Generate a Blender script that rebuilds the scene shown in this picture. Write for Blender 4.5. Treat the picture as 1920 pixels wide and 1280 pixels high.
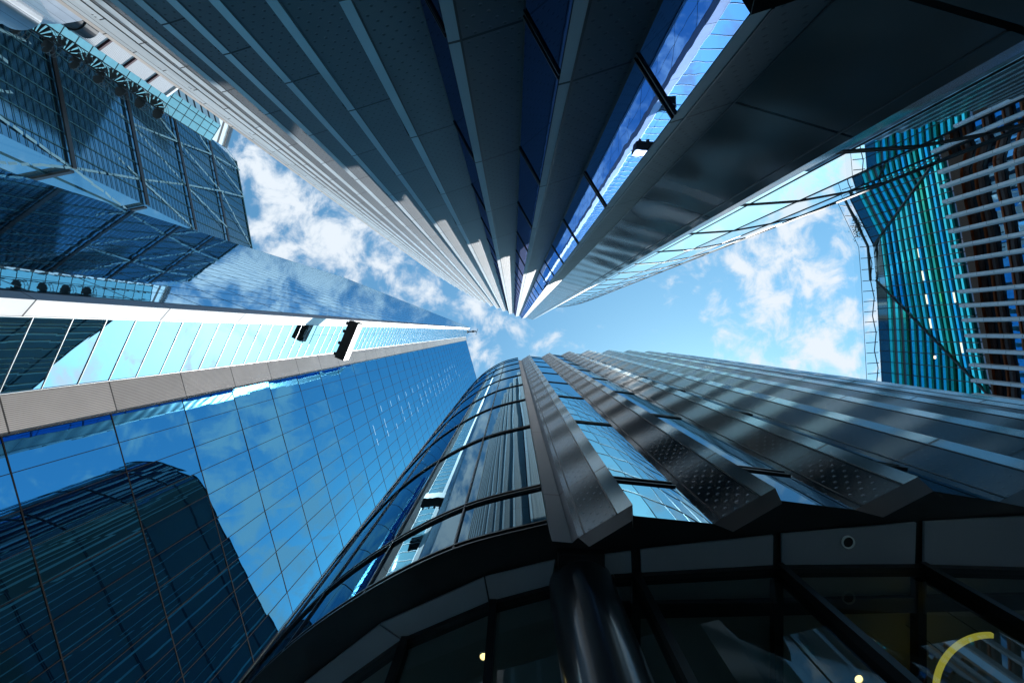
import bpy, math, random
from mathutils import Vector
from mathutils.geometry import tessellate_polygon
random.seed(7)
R = math.radians
sc = bpy.context.scene
for o in list(bpy.data.objects): bpy.data.objects.remove(o)
col = sc.collection

# ------------------------------------------------------------------ camera (worm's-eye, straight up)
cam = bpy.data.cameras.new('camera'); camo = bpy.data.objects.new('camera', cam); col.objects.link(camo)
camo.location = (0, 0, 1.6); camo.rotation_euler = (math.pi, 0, 0)
cam.lens = 16; cam.sensor_width = 36; cam.clip_end = 5000; cam.clip_start = .05
cam.shift_x = -2/1920; cam.shift_y = -20/1920
sc.camera = camo
FPX = 16/36*1920

# ------------------------------------------------------------------ world, sun, exposure
SUN_AZ, SUN_EL = R(46), R(60)
w = bpy.data.worlds.new('World'); sc.world = w; w.use_nodes = True
nt = w.node_tree; N = nt.nodes; L = nt.links
for n in list(N): N.remove(n)
def nd(t, **k):
    n = N.new(t)
    for a, b in k.items(): setattr(n, a, b)
    return n
out = nd('ShaderNodeOutputWorld'); bg = nd('ShaderNodeBackground'); L.new(bg.outputs[0], out.inputs[0])
bg.inputs[1].default_value = .10
sky = nd('ShaderNodeTexSky', sky_type='NISHITA'); sky.sun_disc = False
sky.sun_elevation = SUN_EL; sky.sun_rotation = SUN_AZ; sky.air_density = 1.0; sky.dust_density = .6; sky.ozone_density = 1.2
tc = nd('ShaderNodeTexCoord'); sep = nd('ShaderNodeSeparateXYZ'); L.new(tc.outputs['Generated'], sep.inputs[0])
def mt(op, a, b=None, c=None, clamp=False):
    n = nd('ShaderNodeMath', operation=op); n.use_clamp = clamp
    for i, v in enumerate((a, b, c)):
        if v is None: continue
        if isinstance(v, (int, float)): n.inputs[i].default_value = v
        else: L.new(v, n.inputs[i])
    return n.outputs[0]
zz = mt('MAXIMUM', sep.outputs[2], .12)
cu = mt('DIVIDE', sep.outputs[0], zz); cv = mt('DIVIDE', sep.outputs[1], zz)
cmb = nd('ShaderNodeCombineXYZ'); L.new(cu, cmb.inputs[0]); L.new(cv, cmb.inputs[1])
def noise(scale, detail, rough, off, dist=0):
    m = nd('ShaderNodeMapping'); m.inputs[1].default_value = off; L.new(cmb.outputs[0], m.inputs[0])
    n = nd('ShaderNodeTexNoise'); n.inputs['Scale'].default_value = scale; n.inputs['Detail'].default_value = detail
    n.inputs['Roughness'].default_value = rough; n.inputs['Distortion'].default_value = dist
    L.new(m.outputs[0], n.inputs[0]); return n.outputs[0]
n1 = noise(13, 10, .6, (3.1, 1.7, 0), .35); n2 = noise(2.2, 3, .5, (7.3, 2.2, 0)); n3 = noise(30, 6, .6, (1.3, 9.2, 0), .4)
dens = mt('ADD', mt('MULTIPLY', n1, 1.15), mt('ADD', mt('MULTIPLY', n2, .28), mt('MULTIPLY', n3, .16)))
def blob(x, y, r, amp):                                   # where in the sky the cloud banks stand
    dx = mt('SUBTRACT', cu, x); dy = mt('SUBTRACT', cv, y)
    d2 = mt('DIVIDE', mt('ADD', mt('MULTIPLY', dx, dx), mt('MULTIPLY', dy, dy)), -r*r)
    return mt('MULTIPLY', mt('EXPONENT', d2), amp)
for b in ((-.42, -.24, .28, .15), (-.12, -.05, .12, .03), (-.02, .01, .07, .07), (.60, -.25, .12, .16), (.62, -.12, .2, .06), (.72, .1, .16, .06), (.5, .6, .3, .06), (.62, .26, .25, .09), (.3, -.25, .14, .05), (.45, .08, .12, .03), (.9, .0, .2, .06),
          (.26, .0, .17, -.16), (-.58, -.40, .10, .06), (1.2, .3, .3, -.05)):
    dens = mt('ADD', dens, blob(*b))
mr = nd('ShaderNodeMapRange'); mr.interpolation_type = 'SMOOTHSTEP'
mr.inputs[1].default_value = .80; mr.inputs[2].default_value = 1.08; L.new(dens, mr.inputs[0])
mixc = nd('ShaderNodeMix', data_type='RGBA'); L.new(mr.outputs[0], mixc.inputs[0])
skyg = nd('ShaderNodeMix', data_type='RGBA', blend_type='MULTIPLY'); skyg.inputs[0].default_value = 1
L.new(sky.outputs[0], skyg.inputs[6]); skyg.inputs[7].default_value = (.96, 1.66, 1.64, 1)
L.new(skyg.outputs[2], mixc.inputs[6]); mixc.inputs[7].default_value = (6.0, 6.6, 7.2, 1)
L.new(mixc.outputs[2], bg.inputs[0])

sl = bpy.data.lights.new('sun', 'SUN'); so = bpy.data.objects.new('sun', sl); col.objects.link(so)
sl.energy = 5.0; sl.angle = R(.5); sl.color = (1, .975, .945)
sdir = Vector((math.sin(SUN_AZ)*math.cos(SUN_EL), math.cos(SUN_AZ)*math.cos(SUN_EL), math.sin(SUN_EL)))
so.rotation_euler = sdir.to_track_quat('Z', 'Y').to_euler()
sc.view_settings.view_transform = 'Standard'; sc.view_settings.look = 'None'; sc.view_settings.exposure = 0.48; sc.view_settings.gamma = 1
sc.render.engine = 'CYCLES'
sc.cycles.use_denoising = True; sc.cycles.max_bounces = 10; sc.cycles.glossy_bounces = 8; sc.cycles.diffuse_bounces = 4
sc.cycles.transparent_max_bounces = 16; sc.cycles.caustics_reflective = True; sc.cycles.caustics_refractive = False
sc.cycles.sample_clamp_indirect = 6; sc.cycles.blur_glossy = .3

# ------------------------------------------------------------------ helpers
def P(px, py, H):                       # a photo pixel at height H above the lens -> a plan point
    return Vector(((px-962)*H/FPX, (py-620)*H/FPX, H+1.6))
def PL(pts, H): return [P(x, y, H).to_2d() for x, y in pts]
def at(p2, H): return Vector((p2[0], p2[1], H+1.6))

class MB:
    def __init__(s): s.v = []; s.f = []; s.uv = []; s.m = []; s.smooth = False
    def face(s, pts, uvs=None, m=0):
        b = len(s.v); s.v += [tuple(p) for p in pts]; s.f.append(tuple(range(b, b+len(pts))))
        s.uv.append(uvs or [(p[0], p[1]) for p in pts]); s.m.append(m)
    def wall(s, a, b, H0, H1, u0=0, m=0):
        a = Vector(a[:2]); b = Vector(b[:2]); l = (b-a).length
        s.face([at(a, H0), at(b, H0), at(b, H1), at(a, H1)], [(u0, H0), (u0+l, H0), (u0+l, H1), (u0, H1)], m)
        return u0+l
    def hexa(s, c, m=0):                # eight corners, 0-3 bottom ring, 4-7 top ring
        for q in ((3, 2, 1, 0), (4, 5, 6, 7), (0, 1, 5, 4), (1, 2, 6, 5), (2, 3, 7, 6), (3, 0, 4, 7)):
            s.face([c[i] for i in q], None, m)
    def bar(s, a, b, w, d, nrm, m=0):   # w across, d along nrm (sits centred on the line)
        a = Vector(a); b = Vector(b); t = (b-a).normalized(); n = Vector(nrm); n = (n-t*n.dot(t)).normalized(); x = t.cross(n)
        o = [(-1, -1), (1, -1), (1, 1), (-1, 1)]
        s.hexa([a+x*i*w/2+n*j*d/2 for i, j in o]+[b+x*i*w/2+n*j*d/2 for i, j in o], m)
    def tube(s, a, b, r, n=8, r2=None, m=0, cap=True):
        a = Vector(a); b = Vector(b); t = (b-a).normalized(); k = Vector((0, 0, 1)) if abs(t.z) < .9 else Vector((1, 0, 0))
        x = t.cross(k).normalized(); y = t.cross(x); r2 = r if r2 is None else r2
        A = [a+(x*math.cos(2*math.pi*i/n)+y*math.sin(2*math.pi*i/n))*r for i in range(n)]
        B = [b+(x*math.cos(2*math.pi*i/n)+y*math.sin(2*math.pi*i/n))*r2 for i in range(n)]
        for i in range(n): s.face([A[i], A[(i+1) % n], B[(i+1) % n], B[i]], None, m)
        if cap: s.face(A[::-1], None, m); s.face(B, None, m)
    def poly(s, pts2, H, m=0):
        for t in tessellate_polygon([[Vector((p[0], p[1], 0)) for p in pts2]]):
            s.face([at(pts2[i], H) for i in t], None, m)
    def slab(s, pts2, H0, H1, m=0):
        s.poly(pts2, H0, m); s.poly(pts2, H1, m)
        for i in range(len(pts2)): s.wall(pts2[i], pts2[(i+1) % len(pts2)], H0, H1, 0, m)
    def build(s, name, mats, parent=None, merge=False):
        me = bpy.data.meshes.new(name); me.from_pydata(s.v, [], s.f)
        ul = me.uv_layers.new(name='UVMap'); i = 0
        for f in s.uv:
            for u in f: ul.data[i].uv = u; i += 1
        mats = mats if isinstance(mats, (list, tuple)) else [mats]
        for m in mats: me.materials.append(m)
        for p, m in zip(me.polygons, s.m): p.material_index = m
        if merge or s.smooth:
            import bmesh
            bm = bmesh.new(); bm.from_mesh(me); bmesh.ops.remove_doubles(bm, verts=bm.verts, dist=.0005); bm.to_mesh(me); bm.free()
        if s.smooth:
            for p in me.polygons: p.use_smooth = True
        me.update(); o = bpy.data.objects.new(name, me); col.objects.link(o)
        if parent is not None: o.parent = parent; o.matrix_parent_inverse = parent.matrix_world.inverted() if False else o.matrix_parent_inverse
        return o
def thing(name, label, cat, group=None):
    o = bpy.data.objects.new(name, None); col.objects.link(o); o['label'] = label; o['category'] = cat
    if group: o['group'] = group
    return o
def tag(o, label, cat, group=None):
    o['label'] = label; o['category'] = cat
    if group: o['group'] = group
    return o

# ------------------------------------------------------------------ materials
def newmat(name):
    m = bpy.data.materials.new(name); m.use_nodes = True; t = m.node_tree
    return m, t, t.nodes['Principled BSDF']
def M(name, c, rough=.5, metal=0, spec=.5, var=0, vscale=1.5, coat=0):
    m, t, b = newmat(name); b.inputs['Base Color'].default_value = (*c, 1); b.inputs['Roughness'].default_value = rough
    b.inputs['Metallic'].default_value = metal; b.inputs['Specular IOR Level'].default_value = spec
    if coat: b.inputs['Coat Weight'].default_value = coat; b.inputs['Coat Roughness'].default_value = .05
    if var:
        g = t.nodes.new('ShaderNodeNewGeometry'); n = t.nodes.new('ShaderNodeTexNoise'); n.inputs['Scale'].default_value = vscale
        n.inputs['Detail'].default_value = 5; t.links.new(g.outputs['Position'], n.inputs[0])
        r = t.nodes.new('ShaderNodeMapRange'); r.inputs[3].default_value = 1-var; r.inputs[4].default_value = 1+var; t.links.new(n.outputs[0], r.inputs[0])
        h = t.nodes.new('ShaderNodeMix'); h.data_type = 'RGBA'; h.blend_type = 'MULTIPLY'; h.inputs[0].default_value = 1
        h.inputs[6].default_value = (*c, 1); t.links.new(r.outputs[0], h.inputs[7]); t.links.new(h.outputs[2], b.inputs['Base Color'])
        r2 = t.nodes.new('ShaderNodeMapRange'); r2.inputs[3].default_value = max(.02, rough*.8); r2.inputs[4].default_value = min(1, rough*1.25)
        t.links.new(n.outputs[0], r2.inputs[0]); t.links.new(r2.outputs[0], b.inputs['Roughness'])
    return m
def tmath(t, op, a, b=None, c=None):
    n = t.nodes.new('ShaderNodeMath'); n.operation = op
    for i, v in enumerate((a, b, c)):
        if v is None: continue
        if isinstance(v, (int, float)): n.inputs[i].default_value = v
        else: t.links.new(v, n.inputs[i])
    return n.outputs[0]
def uvs(t):
    u = t.nodes.new('ShaderNodeUVMap'); s = t.nodes.new('ShaderNodeSeparateXYZ'); t.links.new(u.outputs[0], s.inputs[0])
    return s.outputs[0], s.outputs[1]
def line(t, x, period, off, width):      # 1 on a joint line of this width
    f = tmath(t, 'FRACT', tmath(t, 'DIVIDE', tmath(t, 'SUBTRACT', x, off-1000*period), period))
    return tmath(t, 'LESS_THAN', f, width/period)
def joint_metal(name, c, rough, metal, per, off, dots=None, dotc=.45, jw=.045, bump=.5, louv=None, xper=None, wav=None, spec=.5):
    """panelled sheet metal: dark level joints every storey, optional staggered pressed dimples, swells shaped to imitate reflected light"""
    m, t, b = newmat(name); u, v = uvs(t)
    j = line(t, v, per, off, jw)
    if xper: j = tmath(t, 'MAXIMUM', j, line(t, u, xper, 0, jw))
    g = t.nodes.new('ShaderNodeNewGeometry'); n = t.nodes.new('ShaderNodeTexNoise'); n.inputs['Scale'].default_value = .9; n.inputs['Detail'].default_value = 6
    t.links.new(g.outputs['Position'], n.inputs[0])
    wn = t.nodes.new('ShaderNodeTexWhiteNoise'); wn.noise_dimensions = '1D'      # one tone per panel
    t.links.new(tmath(t, 'FLOOR', tmath(t, 'DIVIDE', tmath(t, 'SUBTRACT', v, off), per)), wn.inputs['W'])
    tone = tmath(t, 'ADD', tmath(t, 'MULTIPLY', n.outputs[0], .35), tmath(t, 'ADD', tmath(t, 'MULTIPLY', wn.outputs[0], .16), .74))
    h = tmath(t, 'MULTIPLY', n.outputs[0], .004)
    if wav:                                      # long shallow swells, shaped to imitate bands and patches of reflected sunlight
        nn2 = t.nodes.new('ShaderNodeTexNoise'); nn2.inputs['Scale'].default_value = wav[1]; nn2.inputs['Detail'].default_value = 1
        t.links.new(g.outputs['Position'], nn2.inputs[0])
        ph = tmath(t, 'ADD', tmath(t, 'MULTIPLY', v, 6.283/wav[2]), tmath(t, 'MULTIPLY', nn2.outputs[0], 7))
        h = tmath(t, 'ADD', h, tmath(t, 'MULTIPLY', tmath(t, 'SINE', ph), wav[0]))
    if dots:
        px_, r_ = dots
        ds = []
        for o in (0, .5):
            fu = tmath(t, 'SUBTRACT', tmath(t, 'FRACT', tmath(t, 'ADD', tmath(t, 'DIVIDE', u, px_), o+100.25)), .5)
            fv = tmath(t, 'SUBTRACT', tmath(t, 'FRACT', tmath(t, 'ADD', tmath(t, 'DIVIDE', v, px_*1.5), o+100)), .5)
            d = tmath(t, 'SQRT', tmath(t, 'ADD', tmath(t, 'MULTIPLY', fu, fu), tmath(t, 'MULTIPLY', tmath(t, 'MULTIPLY', fv, fv), 2.25)))
            mrr = t.nodes.new('ShaderNodeMapRange'); mrr.interpolation_type = 'SMOOTHSTEP'; t.links.new(d, mrr.inputs[0])
            mrr.inputs[1].default_value = r_/px_; mrr.inputs[2].default_value = r_/px_*.35; mrr.inputs[3].default_value = 0; mrr.inputs[4].default_value = 1
            ds.append(mrr.outputs[0])
        d = tmath(t, 'MAXIMUM', ds[0], ds[1]); tone = tmath(t, 'MULTIPLY', tone, tmath(t, 'SUBTRACT', 1, tmath(t, 'MULTIPLY', d, dotc)))
        h = tmath(t, 'ADD', h, tmath(t, 'MULTIPLY', d, .012))
    if louv:
        s_ = line(t, u, louv, 0, louv*.42); tone = tmath(t, 'MULTIPLY', tone, tmath(t, 'SUBTRACT', 1, tmath(t, 'MULTIPLY', s_, .55)))
    tone = tmath(t, 'MULTIPLY', tone, tmath(t, 'SUBTRACT', 1, tmath(t, 'MULTIPLY', j, .93)))
    mx = t.nodes.new('ShaderNodeMix'); mx.data_type = 'RGBA'; mx.blend_type = 'MULTIPLY'; mx.inputs[0].default_value = 1
    mx.inputs[6].default_value = (*c, 1); t.links.new(tone, mx.inputs[7]); t.links.new(mx.outputs[2], b.inputs['Base Color'])
    b.inputs['Metallic'].default_value = metal; b.inputs['Roughness'].default_value = rough; b.inputs['Specular IOR Level'].default_value = spec
    bp = t.nodes.new('ShaderNodeBump'); bp.inputs['Strength'].default_value = bump; bp.inputs['Distance'].default_value = 1; t.links.new(h, bp.inputs['Height'])
    t.links.new(bp.outputs[0], b.inputs['Normal'])
    return m
def glassmat(name, tint, base=(.01, .02, .03), f0=.5, rough=.015, wave=.004, wscale=.35, stretch=(1, 1), perpane=0):
    """coated facade glass: dark body under a tinted mirror coat, wavy like real panes"""
    m, t, b = newmat(name); t.nodes.remove(b); o = t.nodes['Material Output']
    gl = t.nodes.new('ShaderNodeBsdfGlossy'); gl.inputs['Color'].default_value = (*tint, 1); gl.inputs['Roughness'].default_value = rough
    df = t.nodes.new('ShaderNodeBsdfDiffuse'); df.inputs['Color'].default_value = (*base, 1)
    fr = t.nodes.new('ShaderNodeFresnel'); fr.inputs[0].default_value = 1.5
    fac = tmath(t, 'ADD', f0, tmath(t, 'MULTIPLY', fr.outputs[0], 1-f0)); mx = t.nodes.new('ShaderNodeMixShader')
    t.links.new(fac, mx.inputs[0]); t.links.new(df.outputs[0], mx.inputs[1]); t.links.new(gl.outputs[0], mx.inputs[2]); t.links.new(mx.outputs[0], o.inputs[0])
    uv = t.nodes.new('ShaderNodeUVMap'); mp = t.nodes.new('ShaderNodeMapping'); mp.inputs[3].default_value = (stretch[0], stretch[1], 1); t.links.new(uv.outputs[0], mp.inputs[0])
    n = t.nodes.new('ShaderNodeTexNoise'); n.inputs['Scale'].default_value = wscale; n.inputs['Detail'].default_value = 2; t.links.new(mp.outputs[0], n.inputs[0])
    bp = t.nodes.new('ShaderNodeBump'); bp.inputs['Strength'].default_value = 1; bp.inputs['Distance'].default_value = wave
    t.links.new(n.outputs[0], bp.inputs['Height']); t.links.new(bp.outputs[0], gl.inputs['Normal'])
    return m
def clearglass(name, tint=(.8, .92, .97), f0=.06, ior=1.45):
    m, t, b = newmat(name); t.nodes.remove(b); o = t.nodes['Material Output']
    gl = t.nodes.new('ShaderNodeBsdfGlossy'); gl.inputs['Roughness'].default_value = .01; gl.inputs['Color'].default_value = (.9, .97, 1, 1)
    tr = t.nodes.new('ShaderNodeBsdfTransparent'); tr.inputs['Color'].default_value = (*tint, 1)
    fr = t.nodes.new('ShaderNodeFresnel'); fr.inputs[0].default_value = ior; mx = t.nodes.new('ShaderNodeMixShader')
    t.links.new(tmath(t, 'ADD', fr.outputs[0], f0-.04), mx.inputs[0]); t.links.new(tr.outputs[0], mx.inputs[1]); t.links.new(gl.outputs[0], mx.inputs[2]); t.links.new(mx.outputs[0], o.inputs[0])
    return m
def emit(name, c, s):
    m, t, b = newmat(name); b.inputs['Base Color'].default_value = (*c, 1); b.inputs['Emission Color'].default_value = (*c, 1); b.inputs['Emission Strength'].default_value = s
    return m
BLK = M('black_metal', (.006, .006, .007), .35, var=.2)
DARK = M('dark_frame', (.018, .02, .023), .4, .3, var=.15)
DARKB = M('dark_interior', (.14, .145, .14), .8)
MGR = M('curtain_wall_gasket', (.008, .009, .011), .8, spec=.05)
PAVE = M('paving_stone', (.30, .30, .29), .8, var=.2, vscale=3)

# ------------------------------------------------------------------ ground
mb = MB(); mb.face([(-2500, -2500, 0), (2500, -2500, 0), (2500, 2500, 0), (-2500, 2500, 0)])
g = mb.build('ground', PAVE); g['kind'] = 'structure'

# ------------------------------------------------------------------ pane walls
def pane_grid(root, plan_cells, levels, mat, jit=.006, keep=100, name='window_pane', H_of=None, sub=None):
    """plan_cells: list of polylines (one per pane column); every pane its own quad, slightly out of true"""
    cells = []
    for ci, pl in enumerate(plan_cells):
        for li in range(len(levels)-1):
            H0, H1 = levels[li], levels[li+1]
            mid = (pl[0]+pl[-1])/2; hm = max(.5, (H0+H1)/2)
            area = (pl[-1]-pl[0]).length*(H1-H0)/(mid.length_squared+hm*hm)**1.0/ (1+0)
            inview = abs(mid.x/hm*FPX) < 1000 and abs(mid.y/hm*FPX) < 700
            cells.append((area if inview else area*.001, pl, H0, H1))
    cells.sort(key=lambda c: -c[0])
    rest = MB(); rest.smooth = False; ur = 0
    for k, (a_, pl, H0, H1) in enumerate(cells):
        d = pl[-1]-pl[0]; n = Vector((-d.y, d.x)).normalized()
        j = [random.uniform(-jit, jit) for _ in range(4)]
        t = MB() if k < keep else rest
        uo = random.random()*50; l = 0; m_ = len(pl)-1
        for i in range(m_):
            a, b = pl[i], pl[i+1]; f0, f1 = i/m_, (i+1)/m_
            q = []
            for p, f, H, lo in ((a, f0, H0, 0), (b, f1, H0, 0), (b, f1, H1, 1), (a, f0, H1, 1)):
                off = (j[0]*(1-f)+j[1]*f)*(1-lo)+(j[2]*(1-f)+j[3]*f)*lo
                q.append(at(p+n*off, H))
            l2 = l+(b-a).length
            t.face(q, [(uo+l, H0), (uo+l2, H0), (uo+l2, H1), (uo+l, H1)]); l = l2
        if k < keep:
            if m_ > 1: t.smooth = True
            t.build(name, mat, root)
    if rest.f:
        o = rest.build('upper_window_panes', mat, root); o['kind'] = 'stuff'
def levels(off, per, H0, H1):
    r = [H0]; k = math.floor((H0-off)/per)+1
    while off+k*per < H1-.01:
        if off+k*per > H0+.01: r.append(off+k*per)
        k += 1
    return r+[H1]
def split(a, b, step):
    n = max(1, round((b-a).length/step)); return [[a+(b-a)*i/n, a+(b-a)*(i+1)/n] for i in range(n)]
def grid_bars(cells, lv, w, d, outn, wh=None):
    mb = MB()
    pts = [c[0] for c in cells]+[cells[-1][-1]]
    H0, H1 = lv[0], lv[-1]
    for p in pts:
        n = Vector((outn[0], outn[1], 0)); mb.bar(at(p, H0), at(p, H1), w, d, n)
    for H in lv:
        for c in cells:
            for i in range(len(c)-1):
                mb.bar(at(c[i], H), at(c[i+1], H), wh or w, d*.9, Vector((-(c[i+1]-c[i]).y, (c[i+1]-c[i]).x, 0)))
    return mb

# =================================================================== A: ridged tower overhead (top of the photo)
A_H = 98; A_B = 3.7
aStrip = joint_metal('tower_rib_nose_metal', (.43, .49, .53), .48, 0, 4, 9.6, bump=.25, spec=.4)
aPerf = joint_metal('tower_dimpled_panel_metal', (.088, .10, .112), .48, 0, 4, 9.6, spec=.4, dots=(.19, .03), dotc=.6, bump=.5)
aPlain = joint_metal('tower_plain_panel_metal', (.15, .155, .155), .2, .4, 4, 9.6, bump=1, xper=None, wav=(.012, .55, 1.6))
aWarm = joint_metal('tower_edge_metal', (.48, .46, .44), .5, 0, 4, 9.6, bump=.2, spec=.2)
aGlassD = glassmat('dark_slot_glass', (.25, .30, .55), (.004, .005, .008), .10, .01, .0016, 1.2)
aGlass = glassmat('tower_glass', (.34, .50, .88), (.006, .008, .014), .32, .01, .0016, 1.2)
tower = thing('ridged_tower', 'tall dark ridged metal tower filling the top, its long perforated ribs converging overhead', 'skyscraper')
nose = [(-450, -399), (-346, -336), (-243, -273), (-138, -206), (-32, -142), (77, -78), (187, -14), (302, 46), (418, 102), (534, 156), (653, 208), (770, 258), (891, 305), (1012, 350), (1134, 392)]
nose_tops = 98
HH = 9.6
plan_outer = []
wbar = MB()
for i, p in enumerate(nose):
    last = i == len(nose)-1
    k = 1.0
    s = (p[0]+14, p[1]-3.5) if not last else (1150, 387)
    q = (s[0]+68, s[1]-22) if not last else (1205, 369)
    if i == len(nose)-2: q = (1092, 325)
    a, b, c = PL([p, s, q], HH)
    top = A_H+random.uniform(-1.5, 1.5)
    if i == 0:
        mb = MB(); mb.wall(P(p[0]-40, p[1]-60, HH), a, A_B, top); mb.build('edge_panel', aWarm, tower)
    plan_outer += [a, b, c]
    mb = MB(); mb.wall(a, b, A_B, top)
    e = P(p[0]+6, p[1]-26, HH).to_2d(); mb.wall(e, a, A_B, top); mb.build('rib_nose', aWarm if i == 0 else aStrip, tower)
    mb = MB(); mb.wall(b, c, A_B, top, .05); mb.build('perforated_panel', aPerf, tower)
    mb = MB(); mb.bar(at(b, A_B), at(b, top), .018, .03, (b-a).to_3d()); mb.build('seam', BLK, tower)
    if not last:
        r = P(nose[i+1][0], nose[i+1][1], HH).to_2d()
        gd = (r-c); c2 = c+gd*.03
        mb = MB(); mb.wall(c+gd*.0, c+gd*.06, A_B, top, m=0); mb.build('window_frame', DARK, tower)
        mb = MB(); lv = levels(9.4-4, 4, A_B, top)
        gi = MB(); n_ = Vector((-gd.y, gd.x)).normalized()
        for H0, H1 in zip(lv[:-1], lv[1:]):
            gi.wall(c+gd*.06, r-gd*.02, H0, H1)
        gi.build('glazing', aGlass if i == len(nose)-2 else aGlassD, tower)
        for hi, H in enumerate(lv[1:-1]):
            if hi < 6: mb = MB()
            elif hi == 6: rest = MB()
            for dh in (0, .1): (mb if hi < 6 else rest).bar(at(c+gd*.03, H+dh), at(r, H+dh), .022, .05, (n_.x, n_.y, 0))
            if hi < 6: mb.build('transom', DARK, tower)
        rest.build('upper_transoms', DARK, tower)['kind'] = 'stuff'
e1, e2 = PL([(1320, 403), (1335, 408)], HH); c = plan_outer[-1]
mb = MB(); mb.wall(c, e1, A_B, A_H); mb.build('plain_panel', aPlain, tower)
mb = MB(); mb.bar(at(c, A_B), at(c, A_H), .02, .02, (1, 0, 0)); mb.bar(at(e1, A_B), at(e1, A_H), .02, .03, (1, 0, 0)); mb.build('panel_seam', BLK, tower)
mb = MB(); mb.wall(e1, e2, A_B, A_H); e3 = P(1400, 380, HH).to_2d(); mb.wall(e2, e3, A_B, A_H); mb.build('corner_trim', aPlain, tower)
# joints of the plain panel are doubled by fine horizontal score lines higher up; back of the tower
back = [P(1400, 380, HH).to_2d(), P(1522, 296, HH).to_2d(), Vector((9, -30)), Vector((-22, -38)), P(nose[0][0]-40, nose[0][1]-60, HH).to_2d()]
mb = MB()
for a, b in zip(back[:-1], back[1:]): mb.wall(a, b, 0, A_H)
mb.build('rear_wall', aPlain, tower)
mb = MB(); mb.poly(plan_outer+[e1, e2]+back, A_H-1.7); mb.build('roof', DARK, tower)
mb = MB(); mb.poly(plan_outer+[e1, e2]+back, A_B+.02); mb.build('soffit', BLK, tower)
base = [p+(Vector((0, -.3))) for p in plan_outer]
mb = MB()
for a, b in zip([base[0], base[-1]][:1], [base[-1]][:1]): mb.wall(a, b, -1.6, A_B)
mb.wall(c, e1, -1.6, A_B-.07); mb.wall(e1, e2, -1.6, A_B-.07); mb.wall(e2, back[1], -1.6, A_B-.07)
mb.build('base_wall', aPlain, tower)

# glass screen to the right of the tower
scr = thing('glass_screen', 'clear curved glass screen in thin dark frames beside the overhead tower, sky showing through', 'glass screen')
SG = clearglass('screen_glass', (.72, .9, .97), .04, 1.18)
sp = PL([(1500, 300), (1521, 291), (1582, 288), (1712, 279), (1837, 256), (1936, 231), (2062, 186), (2212, 121), (2360, 50)], HH)
lv = levels(9.45, 4, 1.4, 72)
mb = MB(); gm = MB(); u = 0
for a, b in zip(sp[:-1], sp[1:]): u = gm.wall(a, b, 1.4, 72, u)
gm.build('glass', SG, scr)
for i, p in enumerate(sp):
    mb.bar(at(p, 1.4), at(p, 72), .022, .05, (1, .5, 0))
for H in lv:
    for a, b in zip(sp[:-1], sp[1:]):
        for dh in (0, .1): mb.bar(at(a, H+dh), at(b, H+dh), .02, .05, (0, 1, 0))
mb.build('frame', DARK, scr)

# =================================================================== B: lower ridged block (bottom right)
B_H = 36.4; S = 5.03
bStrip = joint_metal('block_rib_nose_metal', (.30, .40, .44), .24, .9, 4, 10.46, bump=1, wav=(.03, .12, 1.7))
bPerf = joint_metal('block_dimpled_panel_metal', (.038, .058, .070), .26, .8, 4, 10.46, dots=(.15, .019), dotc=-.1, bump=.8, wav=(.03, .12, 1.7))
bPlain = joint_metal('block_plain_metal', (.06, .07, .085), .4, .4, 4, 10.46, bump=.25)
bGlass = glassmat('block_glass', (.35, .66, .86), (.004, .012, .02), .45, .01, .0035, .9, (1.4, .35))
bGlassD = glassmat('block_dark_glass', (.30, .55, .75), (.004, .010, .016), .16, .01, .0035, .9, (1.4, .35))
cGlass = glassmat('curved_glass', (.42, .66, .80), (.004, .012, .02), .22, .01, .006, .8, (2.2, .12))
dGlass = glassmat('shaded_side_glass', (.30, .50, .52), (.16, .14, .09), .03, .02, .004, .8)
block = thing('ridged_block', 'lower ridged dark metal block at the bottom right with rounded glass corner', 'office building')
def mainv(i): return None
outer = []
# curved glass corner
mul = [(430, 8600), (420, 6200), (330, 4500), (300, 3400), (240, 2700), (205, 2250), (180, 1990), (180, 1800), (200, 1640), (282, 1505), (392, 1372), (528, 1229), (682, 1117), (850, 1033), (1027, 986)]
mp = PL(mul, S)
def cr(p0, p1, p2, p3, t):
    return .5*((2*p1)+(p2-p0)*t+(2*p0-5*p1+4*p2-p3)*t*t+(3*p1-p0-3*p2+p3)*t**3)
cells = []
for i in range(len(mp)-1):
    p0 = mp[max(0, i-1)]; p3 = mp[min(len(mp)-1, i+2)]
    cells.append([cr(p0, mp[i], mp[i+1], p3, t/6) for t in range(7)])
lvB = levels(6.23, 4, S, B_H)
pane_grid(block, cells[8:], lvB, cGlass, jit=.003, keep=54)
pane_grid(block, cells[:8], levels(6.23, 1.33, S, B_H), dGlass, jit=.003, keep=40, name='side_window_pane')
mb = MB()
for c_ in cells:
    p = c_[0]; n = Vector((-(c_[1]-c_[0]).y, (c_[1]-c_[0]).x, 0)); mb.bar(at(p, S), at(p, B_H), .022, .05, n)
mb.build('mullion', BLK, block)
for H in lvB:
    mb = MB()
    for c_ in cells:
        for a, b in zip(c_[:-1], c_[1:]):
            n = Vector((-(b-a).y, (b-a).x, 0)).normalized()
            t_ = (b-a)*.03
            for dh in (0, .1): mb.bar(at(a-t_, H+dh)+n*0, at(b+t_, H+dh), .026, .06, n)
    mb.build('transom', BLK, block)
RAIL = M('pale_side_rail', (.62, .58, .40), .4, .3)
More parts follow.
